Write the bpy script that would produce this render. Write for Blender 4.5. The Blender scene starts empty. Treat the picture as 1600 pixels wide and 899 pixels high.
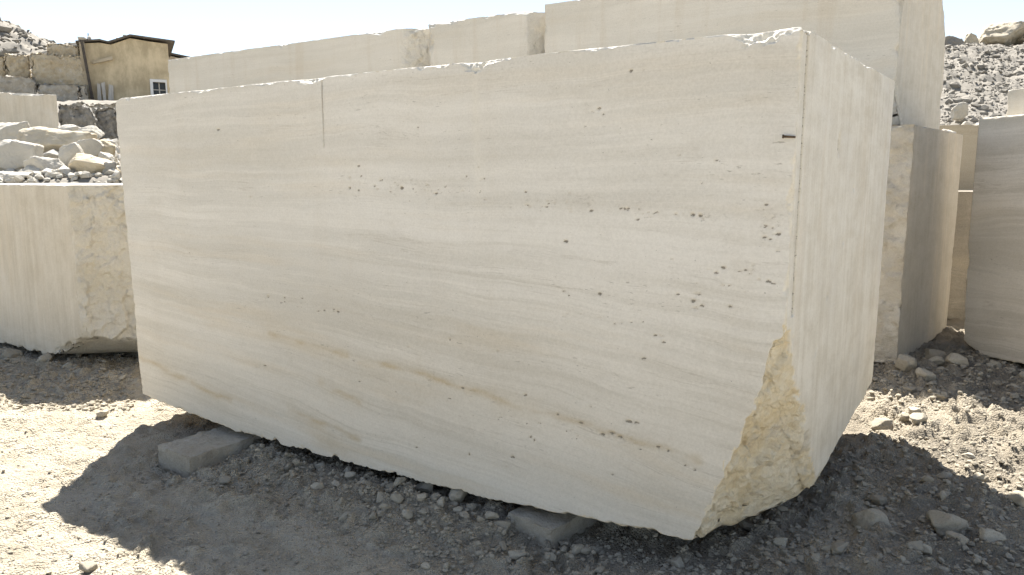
import bpy, bmesh, math, random
import numpy as np
from mathutils import Vector, Matrix

SC = bpy.context.scene
COL = SC.collection
R = math.radians

# ------------------------------------------------------------------ camera, sky, sun, exposure
CAM_H, PITCH, FPX = 1.55, R(8.4), 1155.0
cam_d = bpy.data.cameras.new('camera')
cam_d.sensor_width = 36.0
cam_d.lens = 36.0 * FPX / 1600.0
cam_d.clip_start = 0.05
cam_d.clip_end = 3000
cam = bpy.data.objects.new('camera', cam_d)
COL.objects.link(cam)
cam.location = (0, 0, CAM_H)
cam.rotation_euler = (R(90) - PITCH, 0, 0)
SC.camera = cam

SUN_EL, SUN_AZ = R(58.0), R(-6.5)          # azimuth measured from +Y towards +X
world = bpy.data.worlds.new('World')
SC.world = world
world.use_nodes = True
wn = world.node_tree
bg = wn.nodes['Background']
sky = wn.nodes.new('ShaderNodeTexSky')
sky.sky_type = 'NISHITA'
sky.sun_disc = False
sky.sun_elevation = SUN_EL
sky.sun_rotation = SUN_AZ
sky.altitude = 300
sky.air_density = 1.0
sky.dust_density = 0.1
sky.ozone_density = 1.0
hz = wn.nodes.new('ShaderNodeHueSaturation')       # thin white summer haze
hz.inputs['Saturation'].default_value = 0.72
wn.links.new(sky.outputs[0], hz.inputs['Color'])
wn.links.new(hz.outputs[0], bg.inputs[0])
bg.inputs[1].default_value = 0.061

sun_d = bpy.data.lights.new('sun', 'SUN')
sun_d.energy = 4.8
sun_d.angle = R(0.55)
sun_d.color = (1.0, 0.955, 0.885)
sun = bpy.data.objects.new('sun', sun_d)
COL.objects.link(sun)
sdir = Vector((math.sin(SUN_AZ) * math.cos(SUN_EL), math.cos(SUN_AZ) * math.cos(SUN_EL), math.sin(SUN_EL)))
sun.location = sdir * 60
sun.rotation_euler = sdir.to_track_quat('Z', 'Y').to_euler()

SC.view_settings.view_transform = 'Standard'
SC.view_settings.look = 'None'
SC.view_settings.gamma = 1.0
SC.view_settings.exposure = 1.73
SC.view_settings.use_curve_mapping = False
SC.cycles.max_bounces = 6
SC.cycles.diffuse_bounces = 4
SC.cycles.glossy_bounces = 2
SC.cycles.adaptive_threshold = 0.02

# ------------------------------------------------------------------ numeric helpers
def _h(ix, iy, iz, seed):
    h = (ix * 374761393 + iy * 668265263 + iz * 1274126177 + seed * 974711) & 0xffffffff
    h = ((h ^ (h >> 13)) * 1274126177) & 0xffffffff
    h = ((h ^ (h >> 16)) * 2246822519) & 0xffffffff
    return ((h ^ (h >> 15)) & 0xffffff) / float(0x7fffff) - 1.0

def vnoise(p, seed=0):
    """value noise in [-1,1], p is (n,3)"""
    f = np.floor(p)
    i = f.astype(np.int64)
    t = p - f
    t = t * t * t * (t * (t * 6 - 15) + 10)
    out = 0.0
    for dx in (0, 1):
        wx = t[:, 0] if dx else 1 - t[:, 0]
        for dy in (0, 1):
            wy = t[:, 1] if dy else 1 - t[:, 1]
            for dz in (0, 1):
                wz = t[:, 2] if dz else 1 - t[:, 2]
                out = out + wx * wy * wz * _h(i[:, 0] + dx, i[:, 1] + dy, i[:, 2] + dz, seed)
    return out

def fbm(p, scale=1.0, octs=4, seed=0, gain=0.5, lac=2.03):
    q = p * scale
    a, s, tot = 1.0, 0.0, 0.0
    for o in range(octs):
        s = s + a * vnoise(q + 17.3 * o, seed + o * 31)
        tot += a
        a *= gain
        q = q * lac
    return s / tot

def ridged(p, scale, octs, seed):
    q = p * scale
    a, s, tot = 1.0, 0.0, 0.0
    for o in range(octs):
        s = s + a * (1 - np.abs(vnoise(q + 9.1 * o, seed + o * 13)) * 2)
        tot += a
        a *= 0.5
        q = q * 2.1
    return s / tot

def facets(p, scale, seed):
    """planar facets: each point takes the tilted plane of its nearest jittered cell"""
    q = p * scale
    c = np.floor(q).astype(np.int64)
    best = np.full(len(p), 1e9); out = np.zeros(len(p))
    for dx in (-1, 0, 1):
        for dy in (-1, 0, 1):
            for dz in (-1, 0, 1):
                a, b, e = c[:, 0] + dx, c[:, 1] + dy, c[:, 2] + dz
                r = q - np.stack([a + .5 + .45 * _h(a, b, e, seed), b + .5 + .45 * _h(a, b, e, seed + 1), e + .5 + .45 * _h(a, b, e, seed + 2)], 1)
                d = (r * r).sum(1)
                m = d < best
                if not m.any(): continue
                best[m] = d[m]
                am, bm_, em_ = a[m], b[m], e[m]
                out[m] = .45 * _h(am, bm_, em_, seed + 3) + .8 * (r[m, 0] * _h(am, bm_, em_, seed + 4) + r[m, 1] * _h(am, bm_, em_, seed + 5) + r[m, 2] * _h(am, bm_, em_, seed + 6))
    return out

def px_ray(x, y):
    d = (x - 800.0, FPX, -(y - 449.5))
    c, s = math.cos(PITCH), math.sin(PITCH)
    return np.array([d[0], c * d[1] + s * d[2], -s * d[1] + c * d[2]])

def px_ground(x, y, z=-0.1):
    d = px_ray(x, y)
    t = (z - CAM_H) / d[2]
    return np.array([0, 0, CAM_H]) + t * d

def px_depth(x, y, depth):
    d = px_ray(x, y)
    return np.array([0, 0, CAM_H]) + depth / d[1] * d

def smooth(a, b, x):
    t = np.clip((x - a) / (b - a), 0, 1)
    return t * t * (3 - 2 * t)

# ------------------------------------------------------------------ object helpers
def mesh_obj(name, verts, faces, mat, parent=None, smooth_shade=True, attrs=None):
    me = bpy.data.meshes.new(name)
    verts = np.asarray(verts, dtype=np.float64)
    if isinstance(faces, np.ndarray):
        nf, k = faces.shape
        me.vertices.add(len(verts))
        me.vertices.foreach_set('co', verts.astype(np.float32).ravel())
        me.loops.add(nf * k)
        me.loops.foreach_set('vertex_index', faces.astype(np.int32).ravel())
        me.polygons.add(nf)
        me.polygons.foreach_set('loop_start', np.arange(0, nf * k, k, dtype=np.int32))
        me.polygons.foreach_set('loop_total', np.full(nf, k, dtype=np.int32))
        me.update(calc_edges=True)
    else:
        me.from_pydata([tuple(v) for v in verts], [], faces)
        me.update()
    me.validate()
    me.polygons.foreach_set('use_smooth', np.full(len(me.polygons), smooth_shade))
    for k, v in (attrs or {}).items():
        a = me.attributes.new(k, 'FLOAT', 'POINT')
        a.data.foreach_set('value', np.asarray(v, dtype=np.float32))
    if mat:
        me.materials.append(mat)
    o = bpy.data.objects.new(name, me)
    COL.objects.link(o)
    if parent:
        o.parent = parent
    return o

def tag(o, label=None, cat=None, group=None, kind=None):
    if label: o['label'] = label
    if cat: o['category'] = cat
    if group: o['group'] = group
    if kind: o['kind'] = kind
    return o

def empty(name, loc, rz=0.0):
    o = bpy.data.objects.new(name, None)
    COL.objects.link(o)
    o.location = loc
    o.rotation_euler = (0, 0, rz)
    return o

# ------------------------------------------------------------------ node helper
class NT:
    def __init__(s, name):
        s.mat = bpy.data.materials.new(name)
        s.mat.use_nodes = True
        s.t = s.mat.node_tree
        s.bsdf = s.t.nodes['Principled BSDF']
        s.bsdf.inputs['Specular IOR Level'].default_value = 0.25
        s.tc = s.t.nodes.new('ShaderNodeTexCoord')
        s.obj = s.tc.outputs['Object']
    def put(s, sock, v):
        if isinstance(v, bpy.types.NodeSocket): s.t.links.new(v, sock)
        elif isinstance(v, (tuple, list)): sock.default_value = (*v, 1.0) if (len(v) == 3 and sock.type == 'RGBA') else v
        else: sock.default_value = v
    def noise(s, vec, scale=1.0, detail=5.0, rough=0.55, dist=0.0):
        n = s.t.nodes.new('ShaderNodeTexNoise')
        s.put(n.inputs['Vector'], vec); n.inputs['Scale'].default_value = scale
        n.inputs['Detail'].default_value = detail; n.inputs['Roughness'].default_value = rough
        n.inputs['Distortion'].default_value = dist
        return n.outputs['Fac']
    def voro(s, vec, scale, feat='F1', out='Distance', rnd=1.0):
        n = s.t.nodes.new('ShaderNodeTexVoronoi'); n.feature = feat
        s.put(n.inputs['Vector'], vec); n.inputs['Scale'].default_value = scale
        n.inputs['Randomness'].default_value = rnd
        return n.outputs[out]
    def math(s, op, a, b=0.0, c=0.0, clamp=False):
        n = s.t.nodes.new('ShaderNodeMath'); n.operation = op; n.use_clamp = clamp
        s.put(n.inputs[0], a); s.put(n.inputs[1], b); s.put(n.inputs[2], c)
        return n.outputs[0]
    def rng(s, v, a, b, c=0.0, d=1.0, kind='SMOOTHSTEP'):
        n = s.t.nodes.new('ShaderNodeMapRange'); n.interpolation_type = kind
        for i, x in enumerate((v, a, b, c, d)): s.put(n.inputs[i], x)
        return n.outputs[0]
    def mix(s, f, a, b, mode='MIX'):
        n = s.t.nodes.new('ShaderNodeMix'); n.data_type = 'RGBA'; n.blend_type = mode
        s.put(n.inputs[0], f); s.put(n.inputs[6], a); s.put(n.inputs[7], b)
        return n.outputs[2]
    def sep(s, v):
        n = s.t.nodes.new('ShaderNodeSeparateXYZ'); s.put(n.inputs[0], v); return n.outputs
    def comb(s, x, y, z):
        n = s.t.nodes.new('ShaderNodeCombineXYZ')
        for i, v in enumerate((x, y, z)): s.put(n.inputs[i], v)
        return n.outputs[0]
    def attr(s, name):
        n = s.t.nodes.new('ShaderNodeAttribute'); n.attribute_name = name; return n.outputs['Fac']
    def rand(s):
        return s.t.nodes.new('ShaderNodeObjectInfo').outputs['Random']
    def bump(s, h, strength=0.3, dist=0.01, prev=None):
        n = s.t.nodes.new('ShaderNodeBump')
        s.put(n.inputs['Strength'], strength); n.inputs['Distance'].default_value = dist
        s.put(n.inputs['Height'], h)
        if prev is not None: s.put(n.inputs['Normal'], prev)
        return n.outputs[0]
    def done(s, color, rough=0.85, normal=None):
        s.put(s.bsdf.inputs['Base Color'], color)
        s.put(s.bsdf.inputs['Roughness'], rough)
        if normal is not None: s.put(s.bsdf.inputs['Normal'], normal)
        return s.mat

def travertine(name, pale=(.715, .682, .618), grey=(.598, .568, .505), warm=(.63, .51, .335), dip=0.10, seed=0.0, contrast=1.0, low_warm=0.0, top_calm=.55, drips=.06, warm_amt=0.5,
               frac_a=(.80, .67, .43), frac_b=(.84, .765, .60), frac_c=(.62, .515, .335), vert_tint=(.735, .70, .62)):
    n = NT(name)
    x, y, z = n.sep(n.obj)
    x = n.math('ADD', x, seed * 3.7); y = n.math('ADD', y, seed)
    iso = n.comb(x, y, z)
    d = n.rng(z, 0.2, 1.7, dip, -0.008, 'LINEAR')
    wob = n.math('MULTIPLY', n.math('SUBTRACT', n.noise(n.comb(n.math('MULTIPLY', x, .8), n.math('MULTIPLY', y, .8), n.math('MULTIPLY', z, 1.6)), 1.0, 4, .5), .5), .15)
    w = n.math('ADD', n.math('ADD', z, n.math('MULTIPLY', x, d)), wob)
    def lay(sx, sw, off=0.0, det=6, rough=.6):
        return n.noise(n.comb(n.math('MULTIPLY', x, sx), n.math('MULTIPLY', y, sx), n.math('ADD', n.math('MULTIPLY', w, sw), off)), 1.0, det, rough)
    broad = lay(.35, 3.2, 1.3, 5, .55)
    fine = lay(3.0, 60.0, 9.7, 5, .7)
    mott = n.noise(iso, 2.2, 6, .6)
    grain = n.noise(iso, 105, 4, .75)
    c = n.mix(n.rng(broad, .38, .62), grey, pale)
    l1 = lay(.22, 9.0, 61.0, 6, .68); l2 = lay(.30, 24.0, 71.0, 6, .72); l3 = lay(.55, 62.0, 81.0, 5, .75)
    bm_ = n.math('MULTIPLY', n.rng(n.noise(iso, .75, 4, .6), .36, .62, .30, 1.0), n.rng(z, .9, 2.0, 1.0, top_calm))
    dk = tuple(v * k for v, k in zip(grey, (.83, .80, .74))); lt = tuple(min(1, v * 1.07) for v in pale)
    c = n.mix(n.math('MULTIPLY', n.math('MULTIPLY', n.rng(l1, .50, .60), bm_), .45 * contrast), c, dk)
    c = n.mix(n.math('MULTIPLY', n.rng(l1, .46, .38), .40), c, lt)
    c = n.mix(n.math('MULTIPLY', n.math('MULTIPLY', n.rng(l2, .51, .60), bm_), .42 * contrast), c, dk)
    c = n.mix(n.math('MULTIPLY', n.rng(l2, .46, .38), .35), c, lt)
    c = n.mix(n.math('MULTIPLY', n.math('MULTIPLY', n.rng(l3, .52, .64), bm_), .34 * contrast), c, dk)
    # hairline bedding seams
    sm = n.rng(n.math('ABSOLUTE', n.math('SUBTRACT', l1, .515)), .0, .010, 1.0, 0.0)
    sm = n.math('MULTIPLY', sm, n.rng(lay(1.4, 6.0, 91.0, 3, .6), .48, .62))
    c = n.mix(n.math('MULTIPLY', sm, .42 * contrast), c, (.34, .29, .215))
    # warm iron-stained beds, more of them low in the block
    wm = n.math('MULTIPLY', n.rng(lay(.45, 5.0, 21.0, 5, .6), .50, .70), n.rng(z, 0.0, 2.2, 1.0, .30, 'LINEAR'))
    c = n.mix(n.math('MULTIPLY', wm, warm_amt), c, warm)
    c = n.mix(n.math('MULTIPLY', n.rng(fine, .55, .78), .35 * contrast), c, (.40, .37, .31))
    c = n.mix(n.math('MULTIPLY', n.rng(mott, .44, .74), .22), c, tuple(v * k for v, k in zip(pale, (.85, .83, .79))))
    cloud = n.noise(n.comb(n.math('MULTIPLY', x, 3.5), n.math('MULTIPLY', y, 3.5), n.math('MULTIPLY', w, 9.0)), 1.0, 6, .72)
    c = n.mix(n.math('MULTIPLY', n.rng(cloud, .52, .72), .22 * contrast), c, (.45, .405, .335))
    c = n.mix(n.math('MULTIPLY', n.rng(cloud, .48, .32), .18), c, tuple(min(1, v * 1.10) for v in pale))
    # pore dashes in the porous beds
    por = n.math('MULTIPLY', n.rng(lay(16, 110, 3.0, 3, .6), .63, .70), n.rng(lay(.6, 7.0, 40.0, 4, .6), .50, .62))
    spk = n.math('MULTIPLY', n.rng(n.noise(n.comb(n.math('MULTIPLY', x, .55), n.math('MULTIPLY', y, .55), z), 85, 3, .65), .56, .66), n.attr('zone'))
    por = n.math('MAXIMUM', por, n.math('MULTIPLY', spk, .75))
    c = n.mix(n.math('MULTIPLY', n.attr('zone'), .30), c, (.50, .455, .375))
    c = n.mix(n.math('MULTIPLY', por, .65), c, (.20, .17, .13))
    # sawn end faces: vertical wire marks
    st = n.noise(n.comb(n.math('MULTIPLY', x, 17), n.math('MULTIPLY', y, 17), n.math('MULTIPLY', z, .9)), 1.0, 7, .72)
    st2 = n.noise(n.comb(n.math('MULTIPLY', x, 5), n.math('MULTIPLY', y, 5), n.math('MULTIPLY', z, .5)), 1.0, 5, .65)
    vs = n.mix(n.rng(n.math('ADD', n.math('MULTIPLY', st, .45), n.math('MULTIPLY', cloud, .55)), .36, .66), tuple(min(1, v * 1.04) for v in vert_tint), tuple(v * k for v, k in zip(vert_tint, (.79, .755, .69))))
    vs = n.mix(n.math('MULTIPLY', n.rng(st2, .50, .70), .38), vs, (.60, .50, .36))
    vs = n.mix(n.math('MULTIPLY', n.rng(n.noise(iso, 1.6, 5, .6), .5, .72), .35), vs, tuple(v * .85 for v in pale))
    drip = n.noise(n.comb(n.math('MULTIPLY', x, 4.5), n.math('MULTIPLY', y, 4.5), n.math('MULTIPLY', z, .35)), 1.0, 6, .7)
    c = n.mix(n.math('MULTIPLY', n.rng(drip, .52, .68), drips), c, (.45, .365, .25))
    c = n.mix(n.attr('side'), c, vs)
    # broken faces
    f1 = n.noise(iso, 3.2, 7, .62); f2 = n.noise(iso, 14, 6, .65)
    fc = n.mix(n.rng(f1, .38, .62), frac_a, frac_b)
    fc = n.mix(n.math('MULTIPLY', n.rng(f2, .50, .70), .60), fc, frac_c)
    fc = n.mix(n.math('MULTIPLY', n.rng(n.noise(iso, 5.5, 6, .6), .56, .66), .5), fc, (.50, .47, .42))
    c = n.mix(n.attr('frac'), c, fc)
    # iron veins and a darker colour inside pits and kerfs
    c = n.mix(n.math('MULTIPLY', n.attr('vein'), .75), c, (.47, .36, .19))
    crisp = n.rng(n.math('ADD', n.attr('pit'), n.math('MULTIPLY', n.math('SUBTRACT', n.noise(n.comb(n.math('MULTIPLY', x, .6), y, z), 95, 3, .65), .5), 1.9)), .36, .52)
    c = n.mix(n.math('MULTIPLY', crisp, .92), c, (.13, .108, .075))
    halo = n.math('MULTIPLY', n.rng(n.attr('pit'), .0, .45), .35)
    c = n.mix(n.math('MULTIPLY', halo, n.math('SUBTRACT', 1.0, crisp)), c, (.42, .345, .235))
    c = n.mix(n.math('MULTIPLY', n.rng(z, .1, 1.5, 1.0, 0.0), low_warm), c, n.mix(1.0, c, (.97, .90, .77), 'MULTIPLY'))
    c = n.mix(.20, c, n.mix(n.rng(grain, .3, .7), (.42, .395, .34), (.78, .75, .69)))
    hgt = n.math('ADD', n.math('MULTIPLY', grain, .35), n.math('MULTIPLY', fine, .5))
    hgt = n.math('SUBTRACT', hgt, n.math('MULTIPLY', por, 1.2))
    b = n.bump(hgt, .22, .006)
    fb = n.math('ADD', f2, n.math('MULTIPLY', n.noise(iso, 45, 5, .7), .6))
    b = n.bump(fb, n.math('MULTIPLY', n.attr('frac'), .85), .03, b)
    return n.done(c, .86, b)

def rock_mat(name, a, b, c, seed=0.0):
    n = NT(name)
    x, y, z = n.sep(n.obj)
    rnd = n.math('MULTIPLY', n.rand(), 50.0)
    v = n.comb(n.math('ADD', x, rnd), n.math('ADD', y, seed), z)
    col = n.mix(n.rng(n.noise(v, 1.6, 6, .6), .40, .62), a, b)
    col = n.mix(n.math('MULTIPLY', n.rng(n.noise(v, 6.0, 6, .65), .52, .70), .65), col, c)
    col = n.mix(n.rng(n.rand(), 0.0, 1.0, 0.0, .30, 'LINEAR'), col, b)
    g = n.noise(v, 40, 5, .7)
    col = n.mix(.20, col, n.mix(g, (.30, .28, .24), (.75, .72, .66)))
    bp = n.bump(n.math('ADD', n.noise(v, 9, 6, .65), n.math('MULTIPLY', g, .4)), .55, .03)
    return n.done(col, .9, bp)

def pebble_mat(name, a, b):
    n = NT(name)
    rnd = n.rand()
    x, y, z = n.sep(n.obj)
    v = n.comb(n.math('ADD', x, n.math('MULTIPLY', rnd, 80.0)), y, z)
    col = n.mix(rnd, a, b)
    col = n.mix(n.math('MULTIPLY', n.rng(n.noise(v, 18, 5, .65), .45, .7), .5), col, tuple(k * .72 for k in a))
    bp = n.bump(n.noise(v, 60, 5, .7), .5, .006)
    return n.done(col, .92, bp)

def ground_mat():
    n = NT('quarry_dirt')
    v = n.obj
    a = n.noise(v, .9, 6, .6)
    col = n.mix(n.rng(a, .36, .64), (.450, .389, .290), (.560, .490, .373))
    b = n.noise(v, 5.0, 7, .66)
    col = n.mix(n.math('MULTIPLY', n.rng(b, .48, .66), .65), col, (.262, .221, .158))
    col = n.mix(n.math('MULTIPLY', n.rng(n.noise(v, 11, 6, .7), .54, .70), .45), col, (.43, .395, .335))
    sx, sy, sz = n.sep(v)
    u = n.math('SUBTRACT', n.math('MULTIPLY', sx, .80), n.math('MULTIPLY', sy, .60)); w = n.math('ADD', n.math('MULTIPLY', sx, .60), n.math('MULTIPLY', sy, .80))
    trk = n.noise(n.comb(n.math('MULTIPLY', u, 1.3), n.math('MULTIPLY', w, 6.5), 0.0), 1.0, 6, .62)
    col = n.mix(n.math('MULTIPLY', n.rng(trk, .48, .66), .65), col, (.535, .478, .383))
    col = n.mix(n.math('MULTIPLY', n.rng(trk, .46, .32), .45), col, (.248, .213, .155))
    g = n.voro(v, 95)
    g2 = n.voro(v, 34)
    gf = n.noise(v, 160, 4, .7)
    col = n.mix(.30, col, n.mix(gf, (.212, .183, .137), (.585, .526, .428)))
    col = n.mix(n.math('MULTIPLY', n.attr('dark_dirt'), .62), col, (.115, .10, .08))
    h = n.math('ADD', n.math('MULTIPLY', g, -.5), n.math('MULTIPLY', n.noise(v, 28, 7, .7), 1.1))
    h = n.math('ADD', h, n.math('MULTIPLY', g2, -.35))
    bp = n.bump(h, 1.0, .028)
    return n.done(col, .95, bp)

def plain_mat(name, a, b, scale=6.0, rough=.85, bump=.2, metallic=0.0, stretch=(1, 1, 1)):
    n = NT(name)
    x, y, z = n.sep(n.obj)
    v = n.comb(n.math('MULTIPLY', x, stretch[0]), n.math('MULTIPLY', y, stretch[1]), n.math('MULTIPLY', z, stretch[2]))
    f = n.noise(v, scale, 7, .65)
    col = n.mix(n.rng(f, .35, .66), a, b)
    col = n.mix(.15, col, n.mix(n.noise(v, scale * 9, 4, .7), tuple(k * .5 for k in a), tuple(min(1, k * 1.3) for k in b)))
    n.bsdf.inputs['Metallic'].default_value = metallic
    return n.done(col, rough, n.bump(n.noise(v, scale * 4, 6, .7), bump, .02))

M = {}
M['main'] = travertine('travertine_silver', dip=.10, seed=0.0, warm_amt=.50, contrast=.92, low_warm=.60)
M['left'] = travertine('travertine_cream', seed=4.0, vert_tint=(.60, .54, .435), frac_a=(.60, .54, .42), frac_b=(.65, .60, .50), frac_c=(.46, .405, .315))
M['rear'] = travertine('travertine_pale', seed=9.0, drips=.30, frac_a=(.61, .565, .475), frac_b=(.65, .615, .54), frac_c=(.54, .485, .40), pale=(.60, .565, .495), grey=(.53, .498, .43), vert_tint=(.48, .45, .39), dip=0.0, warm_amt=.25, contrast=.6)  # end faces tinted darker: shade from neighbouring blocks put into the colour
M['stack'] = travertine('travertine_weathered', seed=14.0, frac_a=(.47, .42, .335), frac_b=(.57, .52, .43), frac_c=(.38, .33, .26), pale=(.60, .54, .44), grey=(.50, .44, .35), dip=0.0, warm_amt=.5, vert_tint=(.43, .39, .32))  # side tint darkened to carry the shade of the block opposite
M['right'] = travertine('travertine_banded', seed=21.0, pale=(.63, .58, .50), grey=(.50, .46, .39), dip=0.0, contrast=1.4, warm_amt=.3, top_calm=1.0)
M['ochre_block'] = travertine('travertine_ochre', seed=27.0, pale=(.36, .305, .215), grey=(.30, .25, .17), dip=0.0, warm_amt=.3)
M['dim'] = travertine('travertine_shaded', seed=33.0, pale=(.17, .148, .115), grey=(.135, .118, .09), dip=0.0, warm_amt=.3)  # travertine darkened: the passage's shade is put into its colour
M['ground'] = ground_mat()
M['hill'] = rock_mat('rubble_slope', (.125, .109, .086), (.165, .147, .118), (.078, .067, .051))
M['boulder'] = rock_mat('limestone_boulder', (.41, .38, .32), (.48, .45, .39), (.32, .285, .225))
M['ochre'] = rock_mat('ochre_boulder', (.44, .355, .22), (.50, .44, .335), (.34, .265, .155), 3.0)
M['cut_rock'] = rock_mat('ochre_quarry_rock', (.33, .28, .195), (.40, .35, .26), (.24, .20, .135), 7.0)
M['dark_rock'] = rock_mat('grey_weathered_rock', (.23, .21, .18), (.36, .34, .30), (.12, .11, .095), 11.0)
M['pebble'] = pebble_mat('pebble_stone', (.29, .257, .200), (.43, .386, .306))
M['support'] = rock_mat('grey_support_stone', (.40, .375, .33), (.47, .445, .40), (.31, .285, .24), 15.0)
M['rust'] = plain_mat('rusty_iron', (.07, .05, .035), (.15, .10, .06), 60, .7, .3, .4)

# ------------------------------------------------------------------ sawn quarry blocks
def lines(L, h, extra=()):
    """grid lines along one axis, closer together near the ends"""
    k, e = 6, []
    s = 0.0
    for i in range(k):
        s += h * (.45 + .55 * i / k)
        e.append(s)
    if 2 * s < L * .8:
        m = max(2, int(round((L - 2 * s) / h)))
        a = np.concatenate([[0], e[:-1], np.linspace(s, L - s, m + 1), L - np.array(e[:-1])[::-1], [L]])
    else:
        a = np.linspace(0, L, max(3, int(L / h)) + 1)
    a = np.concatenate([a, np.array(list(extra), dtype=float)])
    a = np.unique(np.round(a, 5))
    return a[np.concatenate([[True], np.diff(a) > 5e-4])]

def box_lattice(xs, ys, zs, coarse=6):
    nx, ny, nz = len(xs) - 1, len(ys) - 1, len(zs) - 1
    key = lambda i, j, k: (i * (ny + 1) + j) * (nz + 1) + k
    quads = []
    def face(fix, val, na, nb, flip, st=1):
        ia = np.unique(np.append(np.arange(0, na, st), na)); ib = np.unique(np.append(np.arange(0, nb, st), nb))
        a, b = np.meshgrid(ia[:-1], ib[:-1], indexing='ij'); a2, b2 = np.meshgrid(ia[1:], ib[1:], indexing='ij')
        a, b, a2, b2 = a.ravel(), b.ravel(), a2.ravel(), b2.ravel()
        def c(p, q):
            v = np.full_like(p, val)
            return {0: key(v, p, q), 1: key(p, v, q), 2: key(p, q, v)}[fix]
        q = np.stack([c(a, b), c(a2, b), c(a2, b2), c(a, b2)], 1)
        quads.append(q[:, ::-1] if flip else q)
    face(0, 0, ny, nz, True);  face(0, nx, ny, nz, False)
    face(1, 0, nx, nz, False); face(1, ny, nx, nz, True, coarse)
    face(2, 0, nx, ny, True, coarse);  face(2, nz, nx, ny, False)
    q = np.concatenate(quads)
    u, inv = np.unique(q, return_inverse=True)
    i, j, k = u // ((ny + 1) * (nz + 1)), (u // (nz + 1)) % (ny + 1), u % (nz + 1)
    return np.stack([xs[i], ys[j], zs[k]], 1), inv.reshape(q.shape)

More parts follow.
